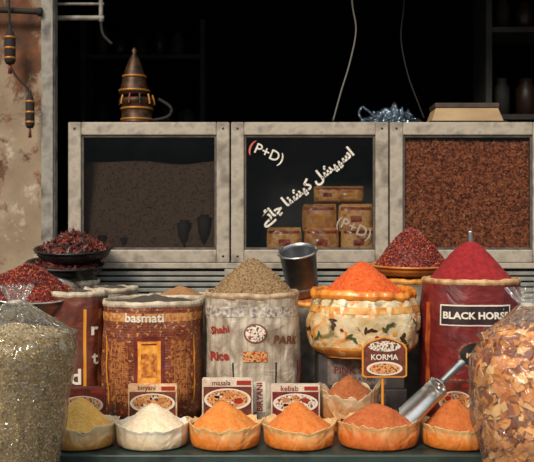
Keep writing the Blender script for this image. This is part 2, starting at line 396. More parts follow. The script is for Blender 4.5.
flattext(o,'(P+D)',W(354,229,D).x,gy,W(0,229,D).z,.12,M('faded_paint',(160,152,142),rough=.6),rot=-.40,w=36*k,bold=.0)
s=''.join(reversed('\uFE8D\uFEB3\uFB59\uFEF4\uFEB8\uFEDE \uFB90\uFEF4\uFEB8\uFEE8\uFE8E \uFB7C\uFE8E\uFE8B\uFBAF'))
flattext(o,s,W(307,187,D).x,gy,W(0,187,D).z,.12,PAINTW,rot=math.atan2(70,90),w=116*k,bold=.004,name='painted_script')
o.done()
o,x0,x1,z0,z1,y0,y1=case(390,546)
BR=[M('bark_a',(182,104,64),rough=.8),M('bark_b',(146,78,50),rough=.8),M('bark_c',(212,138,90),rough=.8),M('bark_d',(112,60,42),rough=.8)]
heap_in_case(o,x0,x1,ctop+.042,W(0,141,D).z,y0,y1,BR,7000,(.014,.008,.004),.015)
o.done()

# ---------------- table
TG=M('table_paint',(28,46,44),(46,62,56),9,rough=.45,bump=.2,c3=(22,32,32),lo=.3,hi=.7)
o=Obj('market_table'); yf=3.32-CAMD
box(o,'table_top',-1.7,1.75,yf,1.10,.70,.75,TG,.006); box(o,'apron',-1.65,1.7,yf+.03,yf+.05,.55,.70,TG)
for i,(x,y) in enumerate([(-1.6,yf+.06),(1.6,yf+.06),(-1.6,1.0),(1.6,1.0)]): box(o,'leg_%d'%i,x,x+.07,y,y+.07,0,.70,TG)
o.done()

TZ=.751
# ---------------- big sacks
def sk1(nt,uv):
    a=noise_col(nt,uv,(84,30,20),(122,52,28),24,.4,.6)
    br=nt.nodes.new('ShaderNodeTexBrick'); br.inputs['Scale'].default_value=22; br.inputs['Mortar Size'].default_value=.022; br.inputs['Mortar Smooth'].default_value=.6
    nt.links.new(uv,br.inputs['Vector'])
    c=mixc(nt,br.outputs['Fac'],a,(150,86,42))
    b=noise_col(nt,uv,(0,0,0),(255,255,255),60,.58,.66,detail=2)
    return mixc(nt,b,c,(190,128,68))
SK1=uvmat('sack_ornate_brown',sk1,bs=.65,coat=.35)
RIMW=M('rim_cream',(205,192,168),(160,140,116),30,rough=.6,bump=.25)
RIMY=M('rim_yellow',(222,160,60),(190,110,40),30,rough=.5,bump=.25)
dark_pow=M('ground_pepper',(62,52,46),(110,94,80),200,rough=.95,bump=1,bscale=260)
d=3.95; kk=S(d)
def bz(py,d=3.95): return W(0,py,d).z
s=Sack('spice_sack',W(153.5,0,d).x,.45,TZ,bz(302),.215,SK1,RIMW,seed=1,amp=.012)
s.label('top_band',0,bz(313),.42*1.5,.036,M('band_tan',(206,150,84),(150,80,40),60,rough=.5))
s.text('basmati',-.01,bz(313),.04,WHITE,w=.16,bold=.001)
CPM=M('panel_orange',(214,126,34),(236,170,72),40,rough=.45)
s.label('border_panel',0.01,bz(364),.125,.285,MAROON,off=.002)
s.label('centre_panel',0.01,bz(364),.095,.26,CPM,off=.0035)
s.label('centre_inner',0.01,bz(358),.065,.10,M('panel_inner',(150,64,22),(222,150,60),50,rough=.45),off=.005)
for i in range(5): s.label('panel_line',0.01,bz(400)+i*.019,.06,.007,MAROON,off=.006,nx=8,nz=2)
for i in range(3): s.label('panel_line',0.01,bz(338)+i*.016,.06,.005,MAROON,off=.006,nx=8,nz=2)
SP=M('side_print',(110,42,22),(170,104,52),70,rough=.5,lo=.42,hi=.58)
for sx in (-1,1):
    s.label('side_column',.01+sx*.13,bz(364),.085,.27,SP,off=.002)
    for i in range(11): s.text(random.choice(['RICE','GRAIN','FINE','GOLD','PURE']),.01+sx*.13,bz(390)+i*.0235,.02,TANP,w=.06,off=.005)
    s.label('edge_line',.01+sx*.19,bz(364),.008,.30,YEL,off=.003,nx=2,nz=30)
pf=s.fill(.035,dark_pow,amp=.012); s.o.done()

def sk2(nt,uv):
    a=noise_col(nt,uv,(196,182,162),(140,124,106),16,.38,.62,stretch=(1,.5,1),detail=7,dist=1)
    w=nt.nodes.new('ShaderNodeTexWave'); w.inputs['Scale'].default_value=9; w.bands_direction='X'; w.inputs['Distortion'].default_value=.6; nt.links.new(uv,w.inputs['Vector'])
    r=ramp(nt,[(.85,(0,0,0)),(1.0,(170,170,170))]); nt.links.new(w.outputs['Fac'],r.inputs[0])
    return mixc(nt,r.outputs[0],a,(128,110,94))
SK2=uvmat('sack_white_woven',sk2,bs=.7,coat=.35)
cumin=[M('cumin_a',(142,112,76),rough=.8),M('cumin_b',(106,84,58),rough=.8),M('cumin_c',(176,146,106),rough=.8)]
s=Sack('spice_sack',W(252.5,0,d).x,.45,TZ,bz(294),.205,SK2,M('rim_beige',(194,166,132),(150,120,90),30,rough=.6,bump=.25),seed=5,amp=.012)
s.label('band_top',0,bz(308),.6,.045,M('band_lilac',(206,192,172),(110,98,100),70,rough=.5))
s.text('Shahi',-.135,bz(325),.06,REDP,w=.09,bold=.002,rot=.15)
s.text('Rice',-.135,bz(350),.09,REDP,w=.09,bold=.003,rot=.1)
s.text('PARK',.150,bz(335),.12,M('print_umber',(110,60,34),rough=.5),w=.12,bold=.003,rot=-.1)
s.text('Gold',-.135,bz(376),.08,M('print_umber2',(120,70,40),rough=.5),w=.08,bold=.002,rot=.1)
s.disc('emblem_ring',.015,bz(328),.048,.042,M('emb_umber',(110,66,44),rough=.5)); s.disc('emblem',.015,bz(328),.040,.035,FOOD2,off=.005)
s.label('fruit_print',.015,bz(350),.10,.045,FOOD,off=.004)
s.label('centre_strip',.015,bz(388),.085,.13,M('strip_pale',(214,204,184),rough=.5))
s.text('SPECIAL KHARBAT',.0,bz(388),.05,BLACKM,rot=math.pi/2,w=.15,bold=.001)
s.text('BIRYANI',.032,bz(388),.05,REDP,rot=math.pi/2,w=.12,bold=.001)
for xx in (.215,.245,.27): s.label('red_stripe',xx,bz(376),.010,.18,REDP,off=.003,nx=2,nz=24)
for xx in (-.075,.1): s.label('grey_stripe',xx,bz(378),.006,.2,BLACKM,off=.003,nx=2,nz=24)
for xx in (-.11,-.2): s.label('tan_stripe',xx,bz(400),.012,.08,TANP,off=.003,nx=2,nz=24)
pf=s.fill(.165,cumin[0],amp=.01,e=.05); scatter(s.o,'cumin_seeds',pf,7000,(.0055,.0022,.0022),cumin); s.o.done()

def sk3(nt,uv):
    a=noise_col(nt,uv,(228,210,170),(196,160,104),7,.4,.65,detail=5,dist=1)
    b=noise_col(nt,uv,(0,0,0),(255,255,255),9,.55,.66,detail=3,dist=2)
    c=mixc(nt,b,a,(120,104,64))
    b2=noise_col(nt,uv,(0,0,0),(255,255,255),11,.57,.66,detail=2,dist=2,stretch=(1.3,1,1))
    return mixc(nt,b2,c,(216,132,48))
SK3=uvmat('sack_printed_leaf',sk3,rough=.3,coat=.5,bs=.7)
d3=3.98
s=Sack('spice_sack',W(363,0,d3).x,d3-CAMD,1.056,bz(294,d3),.225,SK3,M('rim_amber',(236,152,50),(208,112,32),20,rough=.35,bump=.4,coat=.4),seed=11,bulge=.10,amp=.022,rimh=.022,rimr=.014,lump=.008)
s.label('amber_hem',0,bz(306,d3),.7,.03,M('hem_amber',(226,176,96),(200,116,40),30,rough=.4))
s.label('amber_foot',-.02,bz(347,d3),.6,.05,M('foot_amber',(206,140,56),(160,84,34),14,rough=.4))
LG=M('leaf_green',(74,82,46),rough=.5); PB=M('print_brown',(60,40,30),rough=.5)
for i in range(9):
    a=-.27+.54*i/8; zz=bz(326+8*math.sin(i*2.4),d3); mt=[PB,LG,PB,LG][i%4]; r0=.8*i
    for j in (-1,0,1): s.disc('leaf_print',a+j*.014*math.cos(r0),zz+j*.014*math.sin(r0),.017,.006,mt,rot=r0+j*.8+.6)
    s.disc('flower_print',a+.03,zz-.03,.008,.008,YEL if i%2 else REDP)
orange=M('orange_spice',(206,80,28),(228,104,42),60,rough=.95,bump=.7,bscale=120)
pf=mound(s.o,'spice_heap',s.cx,s.cy,s.z1-.02,lambda a:s.R(a,s.z1)*.9,.165,orange,.016,3,.05)
scatter(s.o,'spice_crumbs',pf,1500,(.004,.003,.003),[orange]); s.o.done()
DB=M('dark_carton',(56,50,50),(80,70,66),14,rough=.7)
o=Obj('salt_carton'); x=W(363,0,3.9).x
box(o,'carton_body',x-.19,x+.19,3.86-CAMD,4.12-CAMD,TZ,.90,DB,.004); box(o,'carton_label',x-.16,x+.1,3.858-CAMD,3.8595-CAMD,TZ+.02,.88,M('lbl_gray',(120,108,100),(76,60,56),50,rough=.6),0)
flattext(o,'PINK SALT',x-.03,3.857-CAMD,.83,.05,BLACKM,w=.2); o.done()
o=Obj('salt_carton'); box(o,'carton_body',x-.2,x+.18,3.87-CAMD,4.13-CAMD,.901,1.055,DB,.004); box(o,'carton_label',x-.16,x+.1,3.868-CAMD,3.8695-CAMD,.92,1.035,M('lbl_pale',(136,124,112),(84,64,58),40,rough=.6),0)
flattext(o,'PINK SALT',x-.03,3.867-CAMD,.985,.05,MAROON,w=.2,bold=.001); flattext(o,'HIMALAYAN',x-.03,3.867-CAMD,.945,.03,BLACKM,w=.16); o.done()

SK4=uvmat('sack_maroon',lambda nt,uv:noise_col(nt,uv,(88,18,20),(124,32,30),12,.35,.65,detail=6),bs=.65,coat=.35)
s=Sack('spice_sack',W(470,0,d).x,.45,TZ,bz(281),.21,SK4,M('rim_tan',(208,172,124),(160,112,70),30,rough=.6,bump=.25),seed=17,bulge=.05)
s.label('orange_edge',-.235,bz(340),.03,.36,M('edge_orange',(186,88,38),(130,44,24),20,rough=.5),nx=3,nz=30)
bx=-.02
s.label('name_border',bx,bz(311),.29,.09,WHITE,off=.002); s.label('name_field',bx,bz(311),.278,.078,M('field_dark',(40,16,20),rough=.5),off=.0035)
s.text('BLACK HORSE',bx,bz(311),.08,WHITE,w=.26,bold=.003,off=.006)
hx=-.03; hz=bz(348)
s.disc('emblem_ring',hx,hz,.065,.06,M('emb_gold',(150,84,50),(90,34,28),60,rough=.5)); s.disc('emblem',hx,hz,.055,.05,BLACKM,off=.0045)
HC=M('horse_cream',(206,170,130),rough=.5)
for nm,a,b,ra,rb in (('horse_body',0,.0,.024,.011),('horse_neck',.02,.015,.008,.014),('horse_head',.031,.026,.011,.006),('horse_leg',.017,-.02,.003,.014),('horse_leg',-.017,-.02,.003,.014),('horse_tail',-.028,-.002,.004,.012)):
    s.disc(nm,hx+a,hz+b,ra,rb,HC,off=.006)
s.label('side_box',.075,bz(336),.05,.05,WHITE,off=.003,nx=6,nz=4)
s.text('25kg',.075,bz(336),.03,BLACKM,w=.04,off=.005)
s.text('BASMATI RICE',-.03,bz(374),.05,YEL,w=.2,off=.004)
chili=M('chili_powder',(128,18,24),(156,30,32),50,rough=.95,bump=.4,bscale=200)
pf=s.fill(.185,chili,amp=.008,e=.06,k=.92)
s.o.done()
o=Obj('metal_scoop'); b=W(471,262,3.95); t=W(470,231,3.95)
tube(o,'handle',[b+Vector((0,.0,-.02)),b.lerp(t,.5),t],.011,STEEL,rf=lambda u:1.15-.3*abs(u-.5)); 
tube(o,'ferrule',[b+Vector((0,0,-.022)),b+Vector((0,0,.02))],.016,STEEL); o.done()

# left back script sack
d=4.02
SK5=uvmat('sack_umber',lambda nt,uv:noise_col(nt,uv,(112,50,32),(74,32,24),10,.35,.65,detail=6))
s=Sack('spice_sack',W(79,0,d).x,d-CAMD,TZ,bz(294,d),.125,SK5,RIMW,seed=23)
s.text('ed',-.01,bz(372,d),.10,WHITE,bold=.002,w=.09); s.text('r',.09,bz(328,d),.09,WHITE,bold=.003,w=.03); s.text('t',.09,bz(355,d),.1,WHITE,bold=.002,w=.03)
s.label('gold_strip',.05,bz(345,d),.012,.35,YEL,nx=3,nz=30); s.label('tan_strip',.115,bz(345,d),.02,.35,M('tan_s',(150,90,50),(110,50,30),20),nx=3,nz=30)
s.fill(.03,dark_pow); s.o.done()
# rear row
brown=M('coriander_powder',(150,104,64),(180,130,84),60,rough=.95,bump=.7,bscale=180)
GR=uvmat('sack_grey_woven',lambda nt,uv:noise_col(nt,uv,(150,140,124),(104,92,80),16,.35,.65))
d=4.38
s=Sack('spice_sack',W(180,0,d).x,d-CAMD,TZ,bz(297,d),.15,GR,RIMW,seed=31); s.fill(.06,brown); s.o.done()
s=Sack('spice_sack',W(112,0,d).x,d-CAMD,TZ,bz(290,d),.125,GR,RIMW,seed=37); s.fill(.03,dark_pow); s.o.done()
s=Sack('spice_sack',W(313,0,d).x,d-CAMD,TZ,bz(303,d),.155,GR,RIMY,seed=41); s.fill(.06,M('turmeric_mix',(206,116,50),(170,84,36),60,rough=.95,bump=.7,bscale=180),zo=.01); s.o.done()
# measuring scoop resting in the rear sack
o=Obj('measuring_cup'); BK=M('cup_metal',(104,106,110),(146,146,146),8,rough=.34,metal=.85)
c=W(303,293,4.33); X=Matrix.Translation(c)@Matrix.Rotation(-.14,4,'Y')@Matrix.Rotation(.36,4,'X')
lathe(o,'cup_body',[(0,0),(.07,0),(.076,.01),(.090,.215),(.095,.22),(.095,.227),(.088,.227),(.084,.215),(.07,.015),(0,.012)],0,0,0,BK,xf=X)
lathe(o,'cup_rim',[(.088,.223),(.097,.22),(.100,.225),(.097,.231),(.089,.230),(.088,.223)],0,0,0,STEEL,xf=X); 
lathe(o,'cup_bead',[(.079,.04),(.083,.045),(.080,.05)],0,0,0,STEEL,xf=X); o.done()

# ---------------- bowls of chillies
CH=[M('chili_a',(140,40,26),rough=.45),M('chili_b',(92,26,20),rough=.5),M('chili_c',(176,80,44),rough=.5),M('chili_d',(66,20,18),rough=.5)]
CHD=[M('dchili_a',(84,32,26),rough=.45),M('dchili_b',(50,24,22),rough=.5),M('dchili_c',(124,48,32),rough=.5)]
def bowl(name,c,r,h,tilt,roll,heap,mats,n,size,bm=STEEL,e=.05,base=.55):
    o=Obj(name); X=Matrix.Translation(c)@Matrix.Rotation(tilt,4,'X')@Matrix.Rotation(roll,4,'Y')
    pr=[(0,0)]+[(r*(base+(1-base)*math.sin(t/8*math.pi/2)),h*(t/8)**1.5) for t in range(9)]+[(r*1.05,h+.002),(r*1.06,h+.008),(r*1.04,h+.012),(r*.98,h+.006),(r*.9,h*.7),(0,h*.6)]
    lathe(o,'bowl_body',pr,0,0,0,bm,xf=X,seg=56)
    pf=mound(o,'spice_heap',0,0,h*.8,lambda a:r*.96,heap,mats[1],.012,4,e,xf=X)
    scatter(o,'spice_flakes',pf,n,size,mats); o.done(); return X
d=4.08; zs=bz(312,d)
s=Sack('spice_sack',W(14,0,d).x,d-CAMD,TZ,zs-.04,.14,GR,RIMW,seed=47); s.fill(.02,dark_pow); s.o.done()
bowl('chili_bowl',Vector((W(27,0,d).x,d-CAMD-.02,zs+.0)),.235,.11,.20,.10,.135,CH,5200,(.010,.006,.003))
d=4.5
s=Sack('spice_sack',W(70,0,d).x,d-CAMD,TZ,bz(283,d),.14,GR,RIMW,seed=53); s.fill(.02,dark_pow); s.o.done()
bowl('chili_bowl',Vector((W(66,0,d).x,d-CAMD-.02,bz(278,d))),.19,.07,.14,.05,.06,CHD,900,(.022,.007,.006),bm=DSTEEL)
bowl('chili_bowl',Vector((W(74,0,d).x,d-CAMD+.0,bz(261,d))),.19,.06,.14,.0,.10,CHD,900,(.028,.007,.006),bm=DSTEEL)
d=4.38
s=Sack('spice_sack',W(412,0,d).x,d-CAMD,TZ,bz(281,d),.15,GR,RIMY,seed=59); s.fill(.01,dark_pow); s.o.done()
bowl('chili_bowl',Vector((W(411,0,d).x,d-CAMD,bz(276,d))),.195,.05,.05,0,.20,CH,4800,(.008,.006,.003),bm=M('bowl_amber',(216,140,60),(180,96,40),12,rough=.35,coat=.3),e=.12)

# ---------------- small open bags in front
def bagmat(name,low,high):
    m,nt,p=newmat(name); uv=nt.nodes.new('ShaderNodeUVMap'); uv.uv_map='UVMap'
    sp=nt.nodes.new('ShaderNodeSeparateXYZ'); nt.links.new(uv.outputs[0],sp.inputs[0])
    tc=nt.nodes.new('ShaderNodeTexCoord'); n=nt.nodes.new('ShaderNodeTexNoise'); n.inputs['Scale'].default_value=10; n.inputs['Detail'].default_value=2; n.inputs['Distortion'].default_value=1.4
    nt.links.new(tc.outputs['Object'],n.inputs['Vector'])
    a=nt.nodes.new('ShaderNodeMath'); a.operation='MULTIPLY_ADD'; a.inputs[1].default_value=.6; nt.links.new(n.outputs['Fac'],a.inputs[0]); nt.links.new(sp.outputs[1],a.inputs[2])
    r=ramp(nt,[(.72,low),(1.0,high)])
    nt.links.new(a.outputs[0],r.inputs[0]); nt.links.new(r.outputs[0],p.inputs['Base Color'])
    p.inputs['Roughness'].default_value=.3; p.inputs['Coat Weight'].default_value=.6; p.inputs['Coat Roughness'].default_value=.1
    p.inputs['Subsurface Weight'].default_value=.35; p.inputs['Subsurface Radius'].default_value=(.04,.022,.012); p.inputs['Subsurface Scale'].default_value=1.0
    s1=nt.nodes.new('ShaderNodeMath'); s1.operation='SUBTRACT'; s1.inputs[1].default_value=.5; nt.links.new(n.outputs['Fac'],s1.inputs[0])
    ab=nt.nodes.new('ShaderNodeMath'); ab.operation='ABSOLUTE'; nt.links.new(s1.outputs[0],ab.inputs[0])
    bn=nt.nodes.new('ShaderNodeBump'); bn.inputs['Strength'].default_value=.45; bn.inputs['Distance'].default_value=.04; bn.invert=True
    nt.links.new(ab.outputs[0],bn.inputs['Height']); nt.links.new(bn.outputs[0],p.inputs['Normal']); return m
def smallbag(px,d,rx,ry,h,mh,bm,pm,seed,peak=(0,0),z0=TZ):
    o=Obj('spice_bag'); cx=(px-267)*S(d); cy=d-CAMD
    pr=[(0,0),(.5,0),(.84,0),(.94,.08),(.98,.25),(.985,.5),(.975,.68),(.975,.84),(1.0,.97),(1.02,1.04),(1.01,1.055),(.98,.98),(.94,.9),(.85,.8)]
    n=len(pr)-1; sub=3
    def fn(u,v):
        th=u*2*math.pi; t=v*n; k=min(int(t),n-1); f=t-k
        r=pr[k][0]*(1-f)+pr[k+1][0]*f; z=pr[k][1]*(1-f)+pr[k+1][1]*f
        s_,c_=math.sin(th),math.cos(th); top=max(0,min(1,(t-4)/4)); ear=abs(s_)**8
        rg=1-2*abs(N3(s_*2.8+seed,c_*2.8,seed+z*.6))*1.6; rg2=1-2*abs(N3(s_*6,c_*6+seed,seed+z*.8))*1.6
        fold=min(1,t/3)
        r*=1+fold*(.018*rg+.005*rg2)+top*(.022*rg+.03*N3(s_*3,c_*3,seed)+.07*ear)-.02
        zz=z*h*(1+top*(.18*N3(s_*2,c_*2,seed+7)+.03*rg2+.07*rg+.14*ear-.12*max(0,c_)**2))
        return (cx+rx*r*s_,cy-ry*r*c_,z0+max(0,zz))
    grid(o,'bag_film',fn,160,n*sub,bm,uvf=lambda u,v:(u,min(1,v*1.2)))
    pf=mound(o,'spice_heap',cx,cy,z0+h*.84,lambda a:1/math.sqrt((math.sin(a)/(rx*.94))**2+(math.cos(a)/(ry*.94))**2),mh,pm,.009,seed,.035,ns=12,off=peak)
    scatter(o,'spice_crumbs',pf,500,(.003,.0025,.002),[pm])
    o.done(); return fn
def pw(n,a,b): return M(n,a,b,45,rough=.95,bump=.6,bscale=90)
d=3.475
bY=bagmat('film_yellow',(204,150,76),(222,198,160)); bW=bagmat('film_white',(216,192,156),(230,216,196)); bO=bagmat('film_orange',(212,120,42),(228,180,122)); bO2=bagmat('film_amber',(204,106,42),(224,166,110))
smallbag(80.5,d,.142,.130,.088,.108,bY,pw('mustard_powder',(224,168,76),(236,188,104)),1)
smallbag(152.5,d,.143,.130,.084,.094,bW,pw('garlic_powder',(228,202,162),(238,220,190)),2)
smallbag(225,d,.143,.130,.088,.100,bO,pw('turmeric_powder',(206,118,46),(220,138,62)),3,peak=(-.01,0))
smallbag(299,d,.142,.130,.084,.096,bO,pw('curry_powder',(200,106,42),(214,126,56)),4,peak=(-.01,0))
smallbag(378,d,.162,.132,.098,.085,bO2,pw('masala_powder',(170,84,40),(190,102,52)),5)
smallbag(457,d,.143,.130,.088,.108,bO,pw('tandoori_powder',(178,90,38),(196,110,52)),6,peak=(-.01,0))
smallbag(349,3.735,.125,.10,.165,.095,bagmat('film_tan',(170,110,60),(210,176,138)),pw('garam_masala',(150,80,40),(170,100,54)),7)

# ---------------- spice cartons behind the bags
def carton(px0,px1,pt,d,mats,title,seed=0):
    o=Obj('spice_carton'); k=S(d); cx=((px0+px1)/2-267)*k; w=(px1-px0)*k; zt=W(0,pt,d).z; z0=TZ; y=d-CAMD; h=zt-z0
    base,food,ttl=mats
    box(o,'carton_body',cx-w/2,cx+w/2,y,y+.028,z0,zt,base,.002)
    flattext(o,title,cx-w*.12,y-.0012,zt-h*.07,.04,ttl,w=w*.36,bold=.0005)
    box(o,'brand_bar',cx+w*.18,cx+w*.46,y-.0012,y-.0002,zt-h*.11,zt-h*.03,REDP,0)
    box(o,'picture_panel',cx-w*.47,cx+w*.47,y-.0010,y-.0002,z0+.01,zt-h*.14,ttl,0)
    def disc(rx,rz,cz,m,yo):
        grid(o,'dish_print',lambda u,v:(cx+rx*v*math.cos(u*6.2832),y-yo,cz+rz*v*math.sin(u*6.2832)),28,2,m)
    disc(w*.46,h*.20,zt-h*.37,WHITE,.0016); disc(w*.41,h*.165,zt-h*.36,food,.0024)
    for i in range(7):
        a=seed+i*.95; r=w*.24
        grid(o,'food_piece',lambda u,v:(cx+r*math.cos(a)+w*.09*v*math.cos(u*6.2832),y-.003,zt-h*.36+h*.09*math.sin(a)+h*.05*v*math.sin(u*6.2832)),12,1,(FOOD,TANP,FOOD2,REDP)[i%4])
    box(o,'top_flap',cx-w*.49,cx+w*.49,y+.001,y+.027,zt,zt+.003,base,.001)
    o.done()
CB1=M('carton_white',(216,202,184),(190,166,144),40,rough=.5); CB2=M('carton_cream',(226,196,156),(190,130,84),40,rough=.5)
BRN=M('carton_brown',(78,36,26),(120,56,36),40,rough=.5)
dc=3.655
carton(60,105,388,dc,(BRN,FOOD,MAROON),'curry',seed=1)
carton(128,177,385,dc,(CB2,FOOD,BRN),'biryani',seed=2)
carton(202,253,379,dc,(CB1,FOOD,BRN),'masala',seed=3)
carton(271,320,385,dc,(CB1,FOOD2,MAROON),'kebab',seed=4)
carton(437,473,382,dc,(BRN,FOOD,MAROON),'tikka',seed=6)
o=Obj('price_sign'); d=3.56; k=S(d); c=W(384.5,357,d); w=45*k; h=41*k; y=c.y
def outline(s,yo):
    pts=[(-.5,-.46),(-.5,.22),(-.42,.34),(-.2,.44),(0,.5),(.2,.44),(.42,.34),(.5,.22),(.5,-.46),(.44,-.5),(-.44,-.5)]
    return [(c.x+a*w*s,y+yo,c.z+b*h*s) for a,b in pts]
n=11; f=outline(1,0); b=outline(1,.008)
o.add('board',f+b,[tuple(range(n)),tuple(range(2*n-1,n-1,-1))]+[(i,i+n,(i+1)%n+n,(i+1)%n) for i in range(n)],YEL,smooth=False)
o.add('board_field',outline(.93,-.0012),[tuple(range(n))],BRN,smooth=False)
flattext(o,'KORMA',c.x,y-.0035,c.z-.0*h,.05,WHITE,w=w*.6,bold=.001)
grid(o,'dish',lambda u,v:(c.x+w*.40*v*math.cos(u*6.2832),y-.0025,c.z-.28*h+.17*h*v*math.sin(u*6.2832)),24,2,WHITE)
grid(o,'dish_food',lambda u,v:(c.x+w*.34*v*math.cos(u*6.2832),y-.0035,c.z-.28*h+.13*h*v*math.sin(u*6.2832)),24,2,FOOD)
grid(o,'crest',lambda u,v:(c.x+w*.36*v*math.cos(u*6.2832),y-.0025,c.z+.26*h+.13*h*v*math.sin(u*6.2832)),24,2,FOOD2)
e=W(383,408,d); tube(o,'stick',[(e.x,y+.012,e.z-.01),(e.x,y+.012,c.z)],.006,YEL); o.done()

# ---------------- steel scoop
o=Obj('metal_scoop'); A=W(399,424,3.40); B=W(438,386,3.50); C=W(460,364,3.56)
dr=(B-A).normalized(); L=(B-A).length
sd=dr.cross(Vector((0,0,1))).normalized(); up=sd.cross(dr).normalized()
rr=.05
up2=up*.75-Vector((0,1,0))*.45; up2=(up2-dr*up2.dot(dr)).normalized(); sd2=dr.cross(up2).normalized()
def sc_(rad):
    def fn(u,v):
        a=math.pi*(-.5+u)*1.12 ; t=v
        pos=A+dr*(L*(t if t>.5 else t+ (.5-t)*(.45*abs(math.sin(a))**2)))
        q=rad*(1-.12*t)
        return pos+sd2*math.sin(a)*q-up2*math.cos(a)*q
    return fn
grid(o,'scoop_outer',sc_(rr),24,12,STEEL,close=False); grid(o,'scoop_inner',sc_(rr-.003),24,12,STEEL,close=False)
X=Matrix((( sd2.x,up2.x,dr.x,B.x),(sd2.y,up2.y,dr.y,B.y),(sd2.z,up2.z,dr.z,B.z),(0,0,0,1)))
lathe(o,'scoop_back',[(rr*.89,-.003),(rr*.9,.0),(rr*.7,.008),(.014,.012),(.013,.03),(0,.03)],0,0,0,STEEL,xf=X)
tube(o,'handle',[B,B.lerp(C,.5),C+(C-B)*.1],.015,STEEL,seg=14,rf=lambda u:.8+.35*u); o.done()

# ---------------- large tied clear bags on crates
CW=M('crate_wood',(120,90,60),(88,62,40),6,rough=.8,stretch=(1,1,4))
def crate(cx,cy,zt):
    o=Obj('wooden_crate')
    for i in range(4): box(o,'top_slat_%d'%i,cx-.21,cx+.21,cy-.16+i*.083,cy-.16+i*.083+.07,zt-.015,zt,CW)
    for j in range(5):
        z=zt-.11-j*.13; box(o,'front_slat_%d'%j,cx-.21,cx+.21,cy-.165,cy-.15,z,z+.09,CW); box(o,'back_slat_%d'%j,cx-.21,cx+.21,cy+.15,cy+.165,z,z+.09,CW)
    for i,(a,b) in enumerate([(-.2,-.149),(.17,-.149),(-.2,.119),(.17,.119)]): box(o,'post_%d'%i,cx+a,cx+a+.03,cy+b,cy+b+.03,0,zt-.0155,CW)
    o.done()
def tiedbag(name,px,d,zt,r,zfill,zneck,prof,seed,content,necktilt=0,inset=-.006,outset=.006):
    o=Obj(name); cx=(px-267)*S(d); cy=d-CAMD
    def Rz(t):
        for i in range(len(prof)-1):
            if t<=prof[i+1][0]:
                f=(t-prof[i][0])/(prof[i+1][0]-prof[i][0]); f=f*f*(3-2*f); return prof[i][1]*(1-f)+prof[i+1][1]*f
        return prof[-1][1]
    H=zfill-zt
    def body(th,t,off=0):
        s_,c_=math.sin(th),math.cos(th); R=r*Rz(t)*(1+.035*N3(s_*2,c_*2,t*3+seed)+.012*N3(s_*7,c_*7,t*9+seed))+off
        return (cx+R*s_,cy-R*c_,zt+.006+H*t)
    def inner(u,v):
        if v<.85: return body(u*6.28318,v/.85,inset)
        f=(v-.85)/.15; p=Vector(body(u*6.28318,1,inset)); q=Vector((cx,cy,zfill+.03)); w=p.lerp(q,f); w.z+=.01*N3(w.x*15,w.y*15,seed); return w
    content(o,inner,Vector((cx,cy,0)))
    def film(u,v):
        th=u*6.28318; s_,c_=math.sin(th),math.cos(th)
        if v<.6: 
            p=Vector(body(th,v/.6,outset)); cr=.006*(1-2*abs(N3(s_*5+v*4,c_*5,v*9+seed))); return p+Vector((s_*cr,-c_*cr,0)) if v>0.02 else p
        f=(v-.6)/.4; R0=r*Rz(1)+outset
        if f<.66:
            g=f/.66; R=R0*(1-g)**.9+.020; z=zfill+.006+(zneck-zfill)*(g**1.5)
        else:
            g=(f-.66)/.34; R=.020+.035*g**.8; z=zneck+.060*g
        k=min(1,f*3)
        R*=1+k*(.10*N3(s_*4,c_*4,z*4+seed)+.26*(.4-abs(N3(s_*9,c_*9,z*3+seed))))
        z+=k*.012*N3(s_*5,c_*5,seed+2)*(1.5-f)
        return (cx+R*s_+necktilt*max(0,z-zfill),cy-R*c_,z)
    grid(o,'bag_film',film,144,80,CLEAR)
    grid(o,'neck_tie',lambda u,v:(cx+necktilt*(zneck-zfill)+(.022+.005*math.cos(v*6.2832))*math.sin(u*6.2832),cy-(.022+.005*math.cos(v*6.2832))*math.cos(u*6.2832),zneck+.006*math.sin(v*6.2832)),20,8,WHITE)
    o.done()
FN=[M('fennel_a',(178,154,98),rough=.7),M('fennel_b',(146,122,76),rough=.7),M('fennel_c',(214,190,136),rough=.7),M('fennel_d',(108,86,52),rough=.7)]
def seeds(o,inner,c):
    grid(o,'seed_mass',inner,72,40,FN[1])
    scatter(o,'fennel_seeds',lambda:inner(random.random(),random.random()),16000,(.0066,.003,.0028),FN)
SN=[M('dried_a',(216,140,60),(234,172,98),30,rough=.6),M('dried_b',(194,112,46),(222,148,72),30,rough=.6),M('dried_c',(236,190,126),rough=.6),M('dried_d',(144,78,36),rough=.7)]
